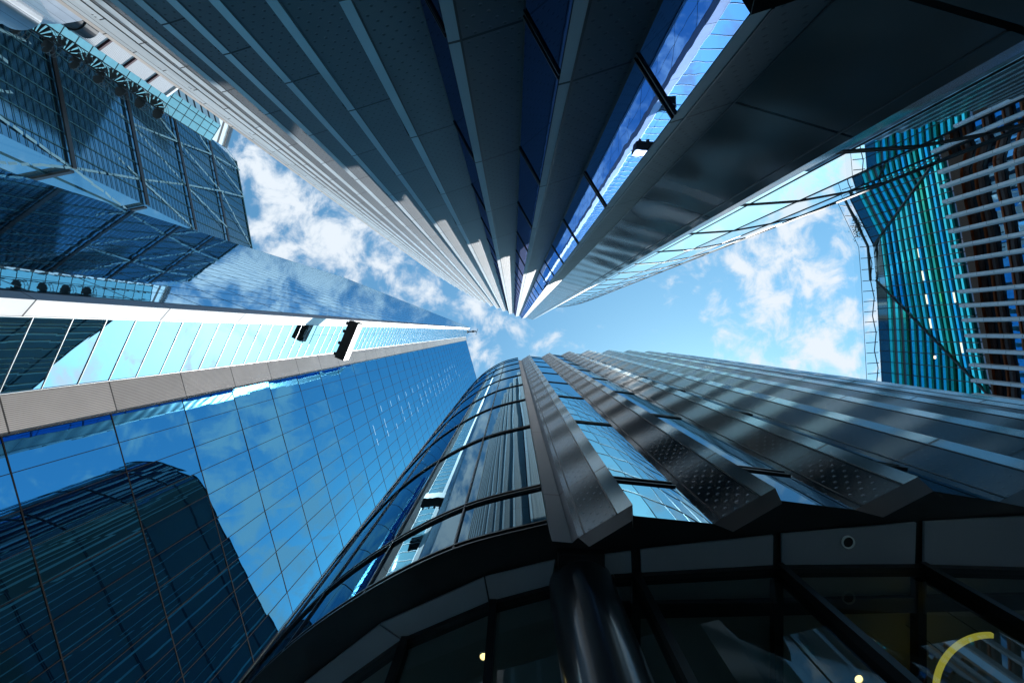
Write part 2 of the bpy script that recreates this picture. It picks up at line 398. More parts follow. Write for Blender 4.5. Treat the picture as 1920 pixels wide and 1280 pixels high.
for c_ in cells[:9]:
    a, b = c_[0], c_[-1]; n = Vector((-(b-a).y, (b-a).x, 0)).normalized(); k_ = max(4, min(9, int((b-a).length/.45)))
    for q_ in range(k_):
        if random.random() < .25: continue
        p = c_[min(5, int(6*q_/k_))].lerp(c_[min(6, int(6*q_/k_)+1)], (6*q_/k_) % 1)
        h0_ = random.choice((S, S, 10.23, 14.23)); mb = MB(); mb.bar(at(p, h0_), at(p, random.choice((B_H, B_H, 30.23))), random.choice((.03, .05, .11)), .1, n); mb.build('side_fin', RAIL, block)
for c_ in cells: outer += c_[:-1]
outer.append(cells[-1][-1])
# narrow facets between glass and first rib
fa = PL([(1027, 986), (1035, 1014), (1073, 1017), (1084, 1007)], S)
mb = MB(); u = 0
for a, b in zip(fa[:-1], fa[1:]): mb.wall(a, b, S, B_H-.3)
mb.build('corner_cladding', bPlain, block); outer += fa[1:]
# ribs
starts = [(1084, 1007), (1337, 981), (1602, 955), (1872, 940), (2143, 930), (2415, 928), (2684, 938), (2950, 955), (3210, 985), (3470, 1020), (3730, 1058)]
while starts[-1][0] < 8300: starts.append((starts[-1][0]+258, starts[-1][1]+41))
for i in range(len(starts)-1):
    st = Vector(starts[i]); en = Vector(starts[i+1])
    if i == 0:
        seam, tip, bas = Vector((1156.5, 963)), Vector((1186, 945)), Vector((1187, 966))
    else:
        t = (en-st).normalized(); n = Vector((t.y, -t.x))
        seam = st+t*93+n*42; tip = st+t*122.5+n*55; bas = st+t*120+n*33
    a, b, c, d, e = PL([st, seam, tip, bas, en], S); top = B_H+random.uniform(-.25, .25)
    mb = MB(); mb.wall(a, b, S-.0, top, .03); mb.build('perforated_panel', bPerf, block)
    mb = MB(); mb.wall(b, c, S, top); mb.wall(c, d, S, top); mb.build('rib_nose', bStrip, block)
    mb = MB(); mb.bar(at(b, S), at(b, top), .014, .02, (b-a).to_3d()); a2 = a+(b-a)*.16; mb.bar(at(a2, S), at(a2, top), .012, .02, (b-a).to_3d()); mb.build('seam', BLK, block)
    # chamfered foot of the rib
    a_, b_, c_, d_ = a, b, c, d
    inn = (a+d)/2
    mb = MB(); lo = S-.28
    low = [at(p*1+(inn-p)*.25, lo) for p in (a, b, c, d)]; up = [at(p, S) for p in (a, b, c, d)]
    for k in range(3): mb.face([up[k], up[k+1], low[k+1], low[k]])
    mb.face(low[::-1]); mb.build('rib_foot', DARK, block)
    gi = MB(); lv = levels(6.2, 4, S, top-.2); uo = random.random()*9
    for H0, H1 in zip(lv[:-1], lv[1:]): gi.wall(d, e, H0, H1, uo)
    gi.build('glazing', bGlass if i == 0 else bGlassD, block)
    gn = Vector((-(e-d).y, (e-d).x, 0))
    for H in lv[1:]:
        mb = MB()
        for dh in (0, .14): mb.bar(at(d, H+dh), at(e, H+dh), .03, .05, gn)
        mb.build('transom', DARK, block)
    outer += [b, c, d, e] if i else [b, c, d, e]
far = [Vector((outer[-1].x, outer[-1].y+30)), Vector((outer[0].x, outer[0].y+10))]
full = outer+far
mb = MB(); mb.poly(full, B_H-.5); mb.build('roof', DARK, block)
mb = MB(); mb.poly(full, S+.03); mb.build('soffit_band', BLK, block)
mb = MB(); mb.wall(outer[-1], far[0], -1.6, B_H); mb.wall(far[0], far[1], -1.6, B_H); mb.wall(far[1], outer[0], -1.6, B_H); mb.build('rear_wall', bPlain, block)
# soffit panels (grey) in the underside
SOFF = M('soffit_panel', (.22, .25, .28), .6, var=.12)
inner = [(300, 1780), (330, 1640), (400, 1500), (520, 1385), (656, 1277), (761, 1202), (919, 1135), (1031, 1105), (1151, 1084), (1448, 1067), (1712, 1065), (1920, 1071), (2200, 1085), (2600, 1105)]
panels = [([(570, 1279), (712, 1169)], [(656, 1277), (761, 1202)]), ([(430, 1420), (566, 1283)], [(520, 1395), (652, 1281)]),
          ([(714, 1167), (907, 1081)], [(763, 1200), (917, 1136)]), ([(910, 1080), (1040, 1048)], [(921, 1134), (1031, 1105)]),
          ([(1105, 1042), (1182, 1032)], [(1115, 1088), (1184, 1081)]), ([(1200, 1029), (1448, 1002)], [(1202, 1077), (1447, 1067)]),
          ([(1464, 1000), (1715, 978)], [(1465, 1067), (1712, 1065)]), ([(1731, 977), (1990, 962)], [(1730, 1065), (1990, 1075)]), ([(2006, 961), (2260, 950)], [(2004, 1076), (2260, 1090)])]
for (a, b), (c, d) in panels:
    mb = MB(); q = PL([a, b, d, c], S); mb.slab(q, S-.02, S+.01); mb.build('soffit_panel', SOFF, block)
# shop-front glazing of the lobby
LG = clearglass('lobby_glass', (.55, .6, .58), .08)
ip = PL(inner, S-.02)
mb = MB()
for a, b in zip(ip[:-1], ip[1:]): mb.wall(a, b, -1.6, S-.1)
mb.build('lobby_glazing', LG, block)
for i, (a, b) in enumerate(zip(ip[:-1], ip[1:])):
    n = Vector((-(b-a).y, (b-a).x, 0))
    mb = MB(); mb.bar(at(a, S-.05), at(b, S-.05), .09, .1, n); mb.build('head_frame', BLK, block)
for pxx, pyy in ((1191, 1083), (1456, 1066), (1722, 1065), (925, 1134), (761, 1203), (2000, 1076), (520, 1385)):
    p = P(pxx, pyy, S).to_2d(); mb = MB(); mb.bar(at(p, -1.6), at(p, S-.05), .075, .2, (0, 1, 0)); mb.build('mullion', BLK, block)
CEIL = M('lobby_ceiling', (.42, .42, .38), .7, var=.1)
deep = [p+Vector((p.x*.15, 7)) for p in ip]
mb = MB(); mb.poly([p+Vector((0, .03)) for p in ip]+deep[::-1], S-.04); mb.build('lobby_ceiling', CEIL, block)
mb = MB()
for a, b in zip(deep[:-1], deep[1:]): mb.wall(a, b, -1.6, S)
mb.build('lobby_back_wall', DARKB, block)
for pxx in (1191, 1456, 1722, 2000):
    mb = MB(); a = P(pxx, 1085, S-.1); mb.bar(a, a+Vector((0, 6, 0)), .09, .1, (0, 0, 1)); mb.build('ceiling_beam', BLK, block)
mb = MB(); a = P(1060, 1145, S-.08); b = P(2200, 1120, S-.08); mb.bar(a, b, .16, .06, (0, 0, 1)); mb.build('ceiling_trim', DARK, block)
WARM = emit('warm_lamp', (1, .78, .32), 2.6); YEL = emit('yellow_ring_lamp', (.62, .56, .08), .5); RIM = M('lamp_rim', (.9, .9, .85), .4)
def downlight(px_, py_, H, r, mat, on=True):
    c = P(px_, py_, H); mb = MB()
    n = 28
    for i in range(n):
        a0, a1 = 2*math.pi*i/n, 2*math.pi*(i+1)/n
        f = lambda a, rr, z: c+Vector((math.cos(a)*rr, math.sin(a)*rr, z))
        mb.face([f(a0, r, 0), f(a1, r, 0), f(a1, r, -.02), f(a0, r, -.02)]); mb.face([f(a0, r, -.02), f(a1, r, -.02), f(a1, r*.82, -.02), f(a0, r*.82, -.02)])
        mb.face([f(a0, r*.82, -.02), f(a1, r*.82, -.02), f(a1, r*.78, .02), f(a0, r*.78, .02)])
    o = mb.build('downlight', RIM, block)
    mb = MB(); mb.face([c+Vector((math.cos(2*math.pi*i/n)*r*.8, math.sin(2*math.pi*i/n)*r*.8, -.008)) for i in range(n)][::-1]); mb.build('lamp', mat, o)
downlight(1589, 1015, S-.03, .07, BLK)
downlight(907, 1228, S-.05, .05, WARM); downlight(1608, 1270, S-.05, .055, WARM)
c = P(1858, 1292, 4.5); mb = MB(); n = 72; R0 = .53
for i in range(n):
    a0, a1 = R(165+108*i/n), R(165+108*(i+1)/n)
    q = lambda a, rr, z: c+Vector((math.cos(a)*rr, math.sin(a)*rr, z))
    mb.face([q(a0, R0-.022, 0), q(a1, R0-.022, 0), q(a1, R0+.022, 0), q(a0, R0+.022, 0)])
    mb.face([q(a0, R0-.022, .03), q(a1, R0-.022, .03), q(a1, R0-.022, 0), q(a0, R0-.022, 0)]); mb.face([q(a0, R0+.022, .03), q(a1, R0+.022, .03), q(a1, R0+.022, 0), q(a0, R0+.022, 0)])
ring = mb.build('ring_lamp', YEL); tag(ring, 'yellow glowing ring lamp hanging inside the dark lobby, bottom right corner', 'lamp')
mb = MB()
for a in (3.0, 3.8, 4.6): mb.tube(c+Vector((math.cos(a)*R0, math.sin(a)*R0, .03)), c+Vector((math.cos(a)*R0, math.sin(a)*R0, .5)), .004)
mb.build('wire', BLK, ring)
# column
CM = M('black_gloss_paint', (.010, .012, .016), .28, spec=.6, coat=.5)
mb = MB(); mb.smooth = True; cc = P(1090, 1101, S); nn = 64; rr = .36
zs = [0, .02, 3, S+1.4, S+1.6]
for i in range(nn):
    a0, a1 = 2*math.pi*i/nn, 2*math.pi*(i+1)/nn
    mb.face([(cc.x+math.cos(a)*rr, cc.y+math.sin(a)*rr, z) for a, z in ((a0, 0), (a1, 0), (a1, S+1.6), (a0, S+1.6))])
mb.build('column', CM, block)
mb = MB()
c3 = P(1090, 1058, S-.08); mb.bar(c3+Vector((0, -.12, .05)), c3+Vector((0, .3, .05)), .5, .16, (0, 0, 1)); mb.build('column_bracket', BLK, block)

# =================================================================== C: glass skyscraper on the left
C_H = 160
K1 = Vector((-16.6, 2.07)); K0 = K1+Vector((.264, .964)).normalized()*1.306; K2 = Vector((-15.46, -.45)); K3 = Vector((-15.01, -.97)); K4 = Vector((-15.5, -1.24))
d2 = Vector((-.93, -.37)).normalized(); K5 = K4+d2*47; d1 = Vector((.264, .964)).normalized()
G0 = K0+Vector((-d1.y, d1.x))*.25; G1 = G0+d1*42; 
sky_b = thing('wedge_glass_skyscraper', 'blue mirrored skyscraper on the left with white edge band and grey louvred strip', 'skyscraper')
g1 = glassmat('deep_blue_glass', (.12, .44, .72), (.002, .01, .03), .66, .008, .0022, .5)
g2 = glassmat('pale_blue_glass', (.60, .82, .95), (.01, .05, .08), .8, .008, .0016, .5)
g3 = glassmat('slate_blue_glass', (.40, .66, .86), (.004, .02, .035), .75, .006, .0009, .6, (.35, 2.2))
louv = joint_metal('louvre_metal', (.50, .46, .43), .5, .2, 4, 18.66-16, louv=.065, jw=.06, bump=.2)
white = joint_metal('white_edge_metal', (.86, .87, .88), .35, 0, 5.6, 14.3, jw=.05, bump=.05)
greyb = joint_metal('grey_edge_metal', (.20, .22, .28), .4, .3, 5.6, 14.3, jw=.05, bump=.1)
lv1 = levels(18.66, 4, 5.5, C_H)
cells = split(G0, G1, 1.235)
pane_grid(sky_b, cells, lv1, g1, jit=.008, keep=100)
nrm1 = Vector((.964, -.264, 0))
o = grid_bars(cells, lv1, .028, .03, nrm1, wh=.045).build('mullion_grid', MGR, sky_b)
mb = MB(); mb.wall(K0, K1, 5.5, C_H); mb.build('louvre_band', louv, sky_b)
LB = M('light_return_metal', (.55, .6, .63), .35, .2)
mb = MB(); mb.wall(G0, K0, 5.5, C_H); mb.build('louvre_return', LB, sky_b)
mb = MB()
for p in (K0, K1): mb.bar(at(p, 5.5), at(p, C_H), .05, .05, nrm1)
mb.build('edge_trim', DARK, sky_b)
cells2 = split(K1+(K2-K1)*.01, K2, 3.0); lv2 = levels(18.66, 4/3, 5.5, C_H)
pane_grid(sky_b, cells2, lv2, g2, jit=.004, keep=70, name='strip_pane')
RB = M('pale_rail', (.45, .5, .52), .4, .3)
o = grid_bars(cells2, lv2, .025, .06, Vector((.91, .41, 0))).build('strip_rail', RB, sky_b)
mb = MB(); mb.wall(K2, K3, 5.5, C_H); mb.build('white_band', white, sky_b)
mb = MB(); mb.wall(K3, K4, 5.5, C_H); mb.build('grey_band', greyb, sky_b)
cells3 = split(K4, K5, 1.5); lv3 = levels(18.66, 4, 5.5, C_H)
pane_grid(sky_b, cells3, lv3, g3, jit=.0012, keep=100)
mb = grid_bars(split(K4, K5, 1.5), lv3, .012, .02, Vector((.37, -.93, 0)), wh=.02); mb.build('mullion_grid', DARK, sky_b)
Cb = [K4, K5, K5+Vector((8, 30)), Vector((-30, 48)), G1, G0]
mb = MB()
for a, b in zip(Cb[1:-2], Cb[2:-1]): mb.wall(a, b, 0, C_H)
mb.build('rear_wall', g1, sky_b)
mb = MB(); mb.poly([K0, K1, K2, K3]+Cb, C_H-.3); mb.build('roof', DARK, sky_b)
mb = MB(); mb.poly([K0, K1, K2, K3]+Cb, 5.5); mb.build('underside', DARK, sky_b)
mb = MB(); q = [K1+Vector((-1, .2)), K4+Vector((-1, .3)), K5+Vector((1, 1)), G1+Vector((-1, 0))]
for a, b in zip(q, q[1:]+q[:1]): mb.wall(a, b, -1.6, 5.5)
mb.build('base_wall', g1, sky_b)
# rows of ceiling tubes lit behind the blue glass (seen as short pale dashes)
TUBE = emit('office_tube', (.45, .75, .95), .45)
mb = MB(); idx = 0
for li, H in enumerate(lv1):
    if 46 < H < 120:
        for cx_, l in ((5.3, .5), (6.8, .75), (8.2, .5)):
            if random.random() < .8:
                p = G0+d1*(cx_+random.uniform(-.1, .1)); p = p+Vector((nrm1.x, nrm1.y))*.045
                mb.bar(at(p, H+1.0), at(p+d1*l*1.4, H+1.0), .05, .02, nrm1)
mb.build('lit_ceiling_tubes', TUBE, sky_b)['kind'] = 'stuff'
# cradle in front of the strip
BR = M('cradle_underside', (.03, .026, .022), .7, var=.3, vscale=4); WH = M('white_paint', (.85, .86, .87), .4, var=.03); YE = M('yellow_paint', (.5, .42, .06), .5)
crd = thing('maintenance_cradle', 'window cleaning cradle with dark underside and white side hanging in front of the glass skyscraper', 'cradle')
H = 38.0; a = P(643, 605, H); b = P(628, 672, H); a = P(655, 601, H); b = P(627, 669, H)
t = (b-a).normalized(); n = Vector((-t.y, t.x, 0));  n = n if n.x > 0 else -n
mb = MB(); wd = .78
c8 = [a, b, b+n*wd, a+n*wd]
mb.hexa([p for p in c8]+[p+Vector((0, 0, .08)) for p in c8]); 
for f in (.2, .4, .6, .8): mb.bar(a.lerp(b, f)+Vector((0, 0, -.02)), a.lerp(b, f)+n*wd+Vector((0, 0, -.02)), .05, .03, (0, 0, 1))
mb.build('floor', BR, crd)
mb = MB(); mb.bar(a+n*wd+Vector((0, 0, .62)), b+n*wd+Vector((0, 0, .62)), 1.15, .04, n); mb.build('side_panel', WH, crd)
mb = MB(); mb.bar(a+Vector((0, 0, .5)), b+Vector((0, 0, .5)), .9, .04, n)
for e_ in (a, b): mb.bar(e_+Vector((0, 0, .5)), e_+n*wd+Vector((0, 0, .5)), .9, .04, t)
mb.build('inner_rail', BR, crd)
mb = MB()
for f in (.08, .3, .62, .92):
    q_ = a.lerp(b, f)-n*.12+Vector((0, 0, .1)); mb.tube(q_-n*.06, q_+n*.08, .14, 10)
mb.build('bumper_wheel', BLK, crd)
mb = MB()
for f in (.1, .9):
    q_ = a.lerp(b, f)+n*.4+Vector((0, 0, .6)); mb.bar(q_+Vector((0, 0, -.2)), q_+Vector((0, 0, .8)), .12, .12, n); mb.tube(q_, Vector((q_.x, q_.y, C_H+2)), .012, 5)
mb.build('cable', BLK, crd)
mb = MB(); mb.bar(a+n*.3+Vector((0, 0, 1.2)), a+n*wd+Vector((0, 0, 1.2)), .14, .1, t); mb.build('motor', YE, crd)
# crane on the tip
crn = thing('roof_crane', 'small dark roof crane arm reaching out from the tip of the glass skyscraper', 'crane')
z = C_H+2; a = P(874, 622, z); b = P(892, 621, z)
mb = MB(); mb.tube(P(876, 622, C_H-1), a+Vector((.4, 0, 0)), .5, 10); mb.build('mast', DARK, crn)
mb = MB(); mb.bar(a, b, .45, .5, (0, 0, 1)); mb.bar(a.lerp(b, .05), a.lerp(b, .25), .9, .8, (0, 0, 1)); mb.bar(a.lerp(b, .65), a.lerp(b, .8), .8, .7, (0, 0, 1)); mb.build('jib', DARK, crn)
mb = MB(); mb.bar(P(896, 616, z), P(892, 628, z), .12, .12, (0, 0, 1)); mb.bar(b, P(894, 622, z), .3, .3, (0, 0, 1)); mb.build('spreader', DARK, crn)

# =================================================================== D: braced skyscraper far left
dG = glassmat('braced_tower_glass', (.22, .37, .46), (.015, .04, .055), .38, .12, .003, .15)
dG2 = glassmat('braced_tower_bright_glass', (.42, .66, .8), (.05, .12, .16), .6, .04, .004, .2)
BRC = M('pale_brace_steel', (.09, .18, .225), .5, .1, var=.45, vscale=.12); MUL = M('teal_mullion', (.012, .045, .06), .8, spec=.05)
brs = thing('braced_glass_skyscraper', 'dark blue-green glass skyscraper on the far left with pale diagonal bracing and black level lines', 'skyscraper')
LV = {84: ((-95, 204), (-210, -310)), 112: ((135, 317), (60, -75)), 140: ((273, 385), (213, 78)), 168: ((365, 432), (315, 180)), 196: ((427, 456), (388, 253)), 224: ((473, 474), (442, 302))}
hs = sorted(LV)
def side(H, k):
    for h0, h1 in zip(hs[:-1], hs[1:]):
        if h0 <= H <= h1:
            f = (H-h0)/(h1-h0); return P(*LV[h0][k], h0).lerp(P(*LV[h1][k], h1), f)
for h0, h1 in zip(hs[:-1], hs[1:]):
    mb = MB(); n = 7
    for i in range(n):
        Ha, Hb = h0+(h1-h0)*i/n, h0+(h1-h0)*(i+1)/n
        a, b, c, d = side(Ha, 0), side(Ha, 1), side(Hb, 1), side(Hb, 0); m_ = 12
        for k in range(m_):
            j = [random.uniform(-.015, .015) for _ in range(4)]
            q = [a.lerp(b, k/m_), a.lerp(b, (k+1)/m_), d.lerp(c, (k+1)/m_), d.lerp(c, k/m_)]
            q = [p+Vector((.98, -.2, 0))*jj for p, jj in zip(q, j)]
            mb.face(q, [(k*5, Ha), (k*5+5, Ha), (k*5+5, Hb), (k*5, Hb)])
    mb.build('glazing', dG, brs)
    off = Vector((.7, -.1, -.05)); mm = MB()
    for k in range(1, 12):
        mm.bar(side(h0, 0).lerp(side(h0, 1), k/12)+off*.3, side(h1, 0).lerp(side(h1, 1), k/12)+off*.3, .16, .15, (1, -.2, 0))
    for i in range(1, n*2):
        Ha = h0+(h1-h0)*i/(2*n)
        mm.bar(side(Ha, 0)+off*.25, side(Ha, 1)+off*.25, .09, .1, (1, -.2, 0))
    mm.build('mullion_grid', MUL, brs)
    mm = MB(); mm.bar(side(h0, 0)+off, side(h0, 1)+off, 1.1, .4, (1, -.2, 0)); mm.build('level_band', BLK, brs)
# diagonal bracing through the nodes
def C1(x, y): return (x/3, y/3)
nod = {84: [(-135, 0), (-105, 150), (-75, 300)], 112: [C1(262, 285), C1(310, 570), C1(400, 945)], 140: [C1(640, 330), C1(722, 690), C1(790, 1010), C1(850, 1290)],
       168: [C1(930, 480), C1(1000, 800), C1(1040, 1040), C1(1090, 1290)], 196: [C1(1165, 700), C1(1190, 870), C1(1240, 1075), C1(1275, 1280)], 224: [C1(1325, 905), C1(1345, 960), C1(1372, 1110), C1(1410, 1390)]}
off = Vector((.35, -.05, -.1))
for h0, h1 in zip(hs[:-1], hs[1:]):
    for k in range(3):
        for j in (0, 1):
            if k+j < len(nod[h1]) and k < len(nod[h0]):
                a = P(*nod[h0][k], h0)+off; b = P(*nod[h1][k+j], h1)+off; mm = MB()
                st = 9
                for q_ in range(st):                            # the brace reads broken behind each pane
                    jog = Vector((0, 0, random.uniform(-.7, .7)))
                    mm.bar(a.lerp(b, (q_+.05)/st)+jog, a.lerp(b, (q_+.95)/st)-jog*.5, .75 if j else .6, .05, (1, -.2, 0))
                mm.build('brace', BRC, brs)
# bright side face below the big one
q0, q1 = -.98, .2
mb = MB()
for h0, h1 in zip(hs[:-1], hs[1:]):
    for i in range(7):
        Ha, Hb = h0+(h1-h0)*i/7, h0+(h1-h0)*(i+1)/7; a = side(Ha, 0); d = side(Hb, 0)
        for k in range(4):
            A = a+Vector((q0, q1, 0))*6*k; D = d+Vector((q0, q1, 0))*6*k; Bq = A+Vector((q0, q1, 0))*6; Cq = D+Vector((q0, q1, 0))*6
            mb.face([A, Bq, Cq, D], [(k*6, Ha), (k*6+6, Ha), (k*6+6, Hb), (k*6, Hb)])
mb.build('side_glazing', dG2, brs)
for h in hs[1:-1]:
    mb = MB(); a = side(h, 0)+Vector((.2, .6, -.2)); mb.bar(a, a+Vector((q0, q1, 0))*24, 1.2, .6, (.2, .98, 0)); mb.build('side_level_band', BLK, brs)
mb = MB()
for k in (1, 2, 3): 
    for h0, h1 in zip(hs[:-1], hs[1:]): mb.bar(side(h0, 0)+Vector((q0, q1, 0))*6*k+Vector((0, .2, 0)), side(h1, 0)+Vector((q0, q1, 0))*6*k+Vector((0, .2, 0)), .25, .2, (.2, .98, 0))
mb.build('side_mullion', MUL, brs)
mb = MB()
for h0, h1 in zip(hs[:-1], hs[1:]):
    a, b, c, d = side(h0, 0), side(h0, 1), side(h1, 1), side(h1, 0); o_ = Vector((-45, -9, 0))
    mb.face([b, b+o_, c+o_, c]); mb.face([b+o_, a+Vector((-24, 5, 0)), d+Vector((-24, 5, 0)), c+o_])
mb.face([side(224, 0), side(224, 1), side(224, 1)+Vector((-45, -9, 0)), side(224, 0)+Vector((-24, 5, 0))])
mb.build('rear_wall', dG, brs)
mb = MB(); mb.bar(side(224, 0), side(224, 1), .8, .8, (1, 0, 0)); mb.bar(side(196, 0), side(224, 0), .6, .6, (1, 0, 0)); mb.build('parapet', MUL, brs)
lowp = [side(84, 0), side(84, 1), side(84, 1)+Vector((-45, -9, 0)), side(84, 0)+Vector((-24, 5, 0))]
mb = MB()
for a, b in zip(lowp, lowp[1:]+lowp[:1]): mb.wall(a, b, -1.6, 84)
mb.build('lower_wall', dG, brs)

# =================================================================== E: steel service tower, spiral stair, pods
PN = M('white_steel_panel', (.62, .65, .68), .4, .15); MAR = M('maroon_frame', (.05, .02, .03), .5); STL = M('stair_steel', (.035, .045, .05), .4, .6); 
def gridpanel():
    m, t, b = newmat('gridded_steel_panel'); u, v = uvs(t)
    g_ = tmath(t, 'MAXIMUM', line(t, u, .2, 0, .05), line(t, v, .2, 0, .05))
    mx = t.nodes.new('ShaderNodeMix'); mx.data_type = 'RGBA'; t.links.new(g_, mx.inputs[0]); mx.inputs[6].default_value = (.5, .53, .57, 1); mx.inputs[7].default_value = (.26, .28, .31, 1)
    t.links.new(mx.outputs[2], b.inputs['Base Color']); b.inputs['Roughness'].default_value = .7; b.inputs['Specular IOR Level'].default_value = .1
    return m
GP = gridpanel()
srv = thing('steel_service_tower', 'narrow tower of white gridded steel panels in maroon frames at the upper left', 'tower')
w1 = P(334, 158, 80).to_2d(); w0 = P(308, 177, 80).to_2d(); nn_ = Vector((.6, .8, 0))
hts = [80.5-4.5*k for k in range(18)]
for h in hts[:-1]:
    mb = MB(); mb.wall(w0, w1, h-4.1, h-.1); mb.build('gridded_panel', GP, srv)
    mb = MB(); mb.bar(at(w0, h-4.3), at(w1, h-4.3), .28, .5, nn_); mb.build('maroon_frame', MAR, srv)
mb = MB(); mb.bar(at(w0, 80.4), at(w1, 80.4), .4, .5, nn_)
bk = Vector((-3, -4)); 
for a, b in ((w1, w1+bk*1.5), (w1+bk*1.5, w0+bk*1.5), (w0+bk*1.5, w0)): mb.wall(a, b, -1.6, 80.5)
mb.poly([w0, w1, w1+bk*1.5, w0+bk*1.5], 80.4)
mb.build('shell', PN, srv)
sp_ = thing('spiral_stair_tower', 'chain of dark steel spiral stairs climbing beside the white panelled service tower', 'staircase')
cs = P(294, 203, 80).to_2d(); rs = 1.7
H = 22.0; k = 0
while H < 80:
    mb = MB(); n = 16
    for i in range(n):
        a = 2*math.pi*i/n+k*.3; z = H+3.9*i/n; dv = Vector((math.cos(a), math.sin(a))); pv = Vector((-dv.y, dv.x))
        q = [cs+dv*.12-pv*.05, cs+dv*rs-pv*.27, cs+dv*rs+pv*.27, cs+dv*.12+pv*.05]
        mb.hexa([at(p, z) for p in q]+[at(p, z+.07) for p in q])
        p2 = cs+Vector((math.cos(a+2*math.pi/n), math.sin(a+2*math.pi/n)))*rs
        for hh in (.1, .6, 1.1): mb.tube(at(cs+dv*rs, z+hh), at(p2, z+hh+3.9/n), .035, 5, cap=False)
        mb.tube(at(cs+dv*rs, z), at(cs+dv*rs, z+1.1), .03, 4, cap=False)
    q = [cs+Vector((x, y)) for x, y in ((.5, -.5), (1.5, -.6), (1.7, .2), (.6, .5))]
    mb.hexa([at(p, H) for p in q]+[at(p, H+.14) for p in q])
    mb.build('stair_turn', STL, sp_); H += 4; k += 1
mb = MB(); mb.tube(at(cs, -1.6), at(cs, 80.5), .14, 10); mb.build('central_pole', STL, sp_)
pod = thing('steel_pod_tower', 'rounded stainless steel pods with a brown underside in the top left corner', 'tower')
def stad(pts, n=10):
    return pts
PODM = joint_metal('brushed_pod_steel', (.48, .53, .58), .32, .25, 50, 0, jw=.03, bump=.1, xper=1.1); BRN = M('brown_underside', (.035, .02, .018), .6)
def pod_at(pts, Href, h0, h1, back=Vector((0, 0))):
    q = PL(pts, Href); mb = MB(); mb.smooth = False; u = 0
    for a, b in zip(q, q[1:]+q[:1]): u = mb.wall(a, b, h0, h1, u)
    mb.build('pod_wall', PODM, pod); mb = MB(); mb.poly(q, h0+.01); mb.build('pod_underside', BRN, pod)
    mb = MB(); mb.poly(q, h1-.01); mb.build('pod_roof', PN, pod)
def arc(cx, cy, rx, ry, a0, a1, n=14): return [(cx+rx*math.cos(R(a0+(a1-a0)*i/n)), cy+ry*math.sin(R(a0+(a1-a0)*i/n))) for i in range(n+1)]
pod_at([(-120, -90), (90, -50)]+arc(78, -22, 42, 24, -60, 80)+[(60, 6), (-120, 6)], 44, 40, 47)
pod_at([(-140, -10), (-60, 10), (0, 20), (22, 37)]+arc(58, 42, 40, 26, 180, 10, 14)[::1]+[(120, 55), (90, 10), (-100, -70)], 42, 36.5, 41.2)
sh = [(120, 8), (158, 2), (175, 18), (182, 35), (190, 60), (170, 62), (140, 45), (120, 25)]
drm = thing('dark_pipe_drum', 'dark ringed drum and pipes wedged between the steel pods and the overhead tower, top left', 'pipework')
mb = MB()
c = P(140, 32, 62).to_2d()
mb.tube(at(c, 52), at(c, 64), 1.7, 24)
mb.build('drum', M('drum_metal', (.03, .035, .04), .4, .5), drm)
mb = MB()
for z in (52, 54.5, 57, 59.5, 62): mb.tube(at(c, z), at(c, z+.25), 1.85, 24)
mb.build('hoop', STL, drm)
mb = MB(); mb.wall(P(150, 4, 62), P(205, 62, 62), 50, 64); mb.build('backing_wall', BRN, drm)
mb = MB(); 
for i in range(4): mb.tube(P(132+9*i, 2+7*i, 58), P(160+9*i, 30+7*i, 58), .14, 8)
mb.build('pipe', PN, drm)

# distant small towers
tA = thing('pale_office_tower', 'small distant pale blue glass tower seen between the dark braced tower and the overhead tower', 'tower')
ft = joint_metal('striped_far_glass', (.16, .25, .32), .8, 0, 3.2, 0, jw=.9, bump=0, spec=.05); ft2 = joint_metal('lined_far_glass', (.11, .27, .34), .8, 0, 3.4, 0, jw=.25, bump=0, spec=.05, xper=2.4)
H = 150; q = [P(x, y, H).to_2d() for x, y in ((395, 266), (414, 236), (408, 212), (360, 165), (300, 170))]
mb = MB(); mb.wall(q[0], q[1], 0, H, 0); mb.build('glazed_side', ft2, tA)
mb = MB(); mb.wall(q[1], q[2], 0, H); mb.wall(q[2], q[3], 0, H); mb.wall(q[3], q[4], 0, H); mb.wall(q[4], q[0], 0, H); mb.build('striped_wall', ft, tA)
mb = MB(); mb.poly(q, H-.2); mb.build('roof', DARK, tA)
tB = thing('slender_office_tower', 'thin distant pale tower with rows of dark windows peeping out above the braced skyscraper', 'tower')
H = 185; q = [P(x, y, H).to_2d() for x, y in ((421, 276), (434, 234), (424, 226), (405, 228))]
fw = joint_metal('far_pale_cladding', (.5, .56, .6), .5, .1, 4, 0, jw=1.2, bump=0)
mb = MB()
for a, b in zip(q, q[1:]+q[:1]): mb.wall(a, b, 0, H)
mb.build('wall', fw, tB); mb = MB(); mb.poly(q, H-.2); mb.build('roof', DARK, tB)
mb = MB(); 
for k in range(22): mb.bar(P(421+13*k/22, 276-42*k/22, H), P(421+13*(k+.5)/22, 276-42*(k+.5)/22, H), .5, 3, (0, 0, 1))
mb.build('parapet', STL, tB)

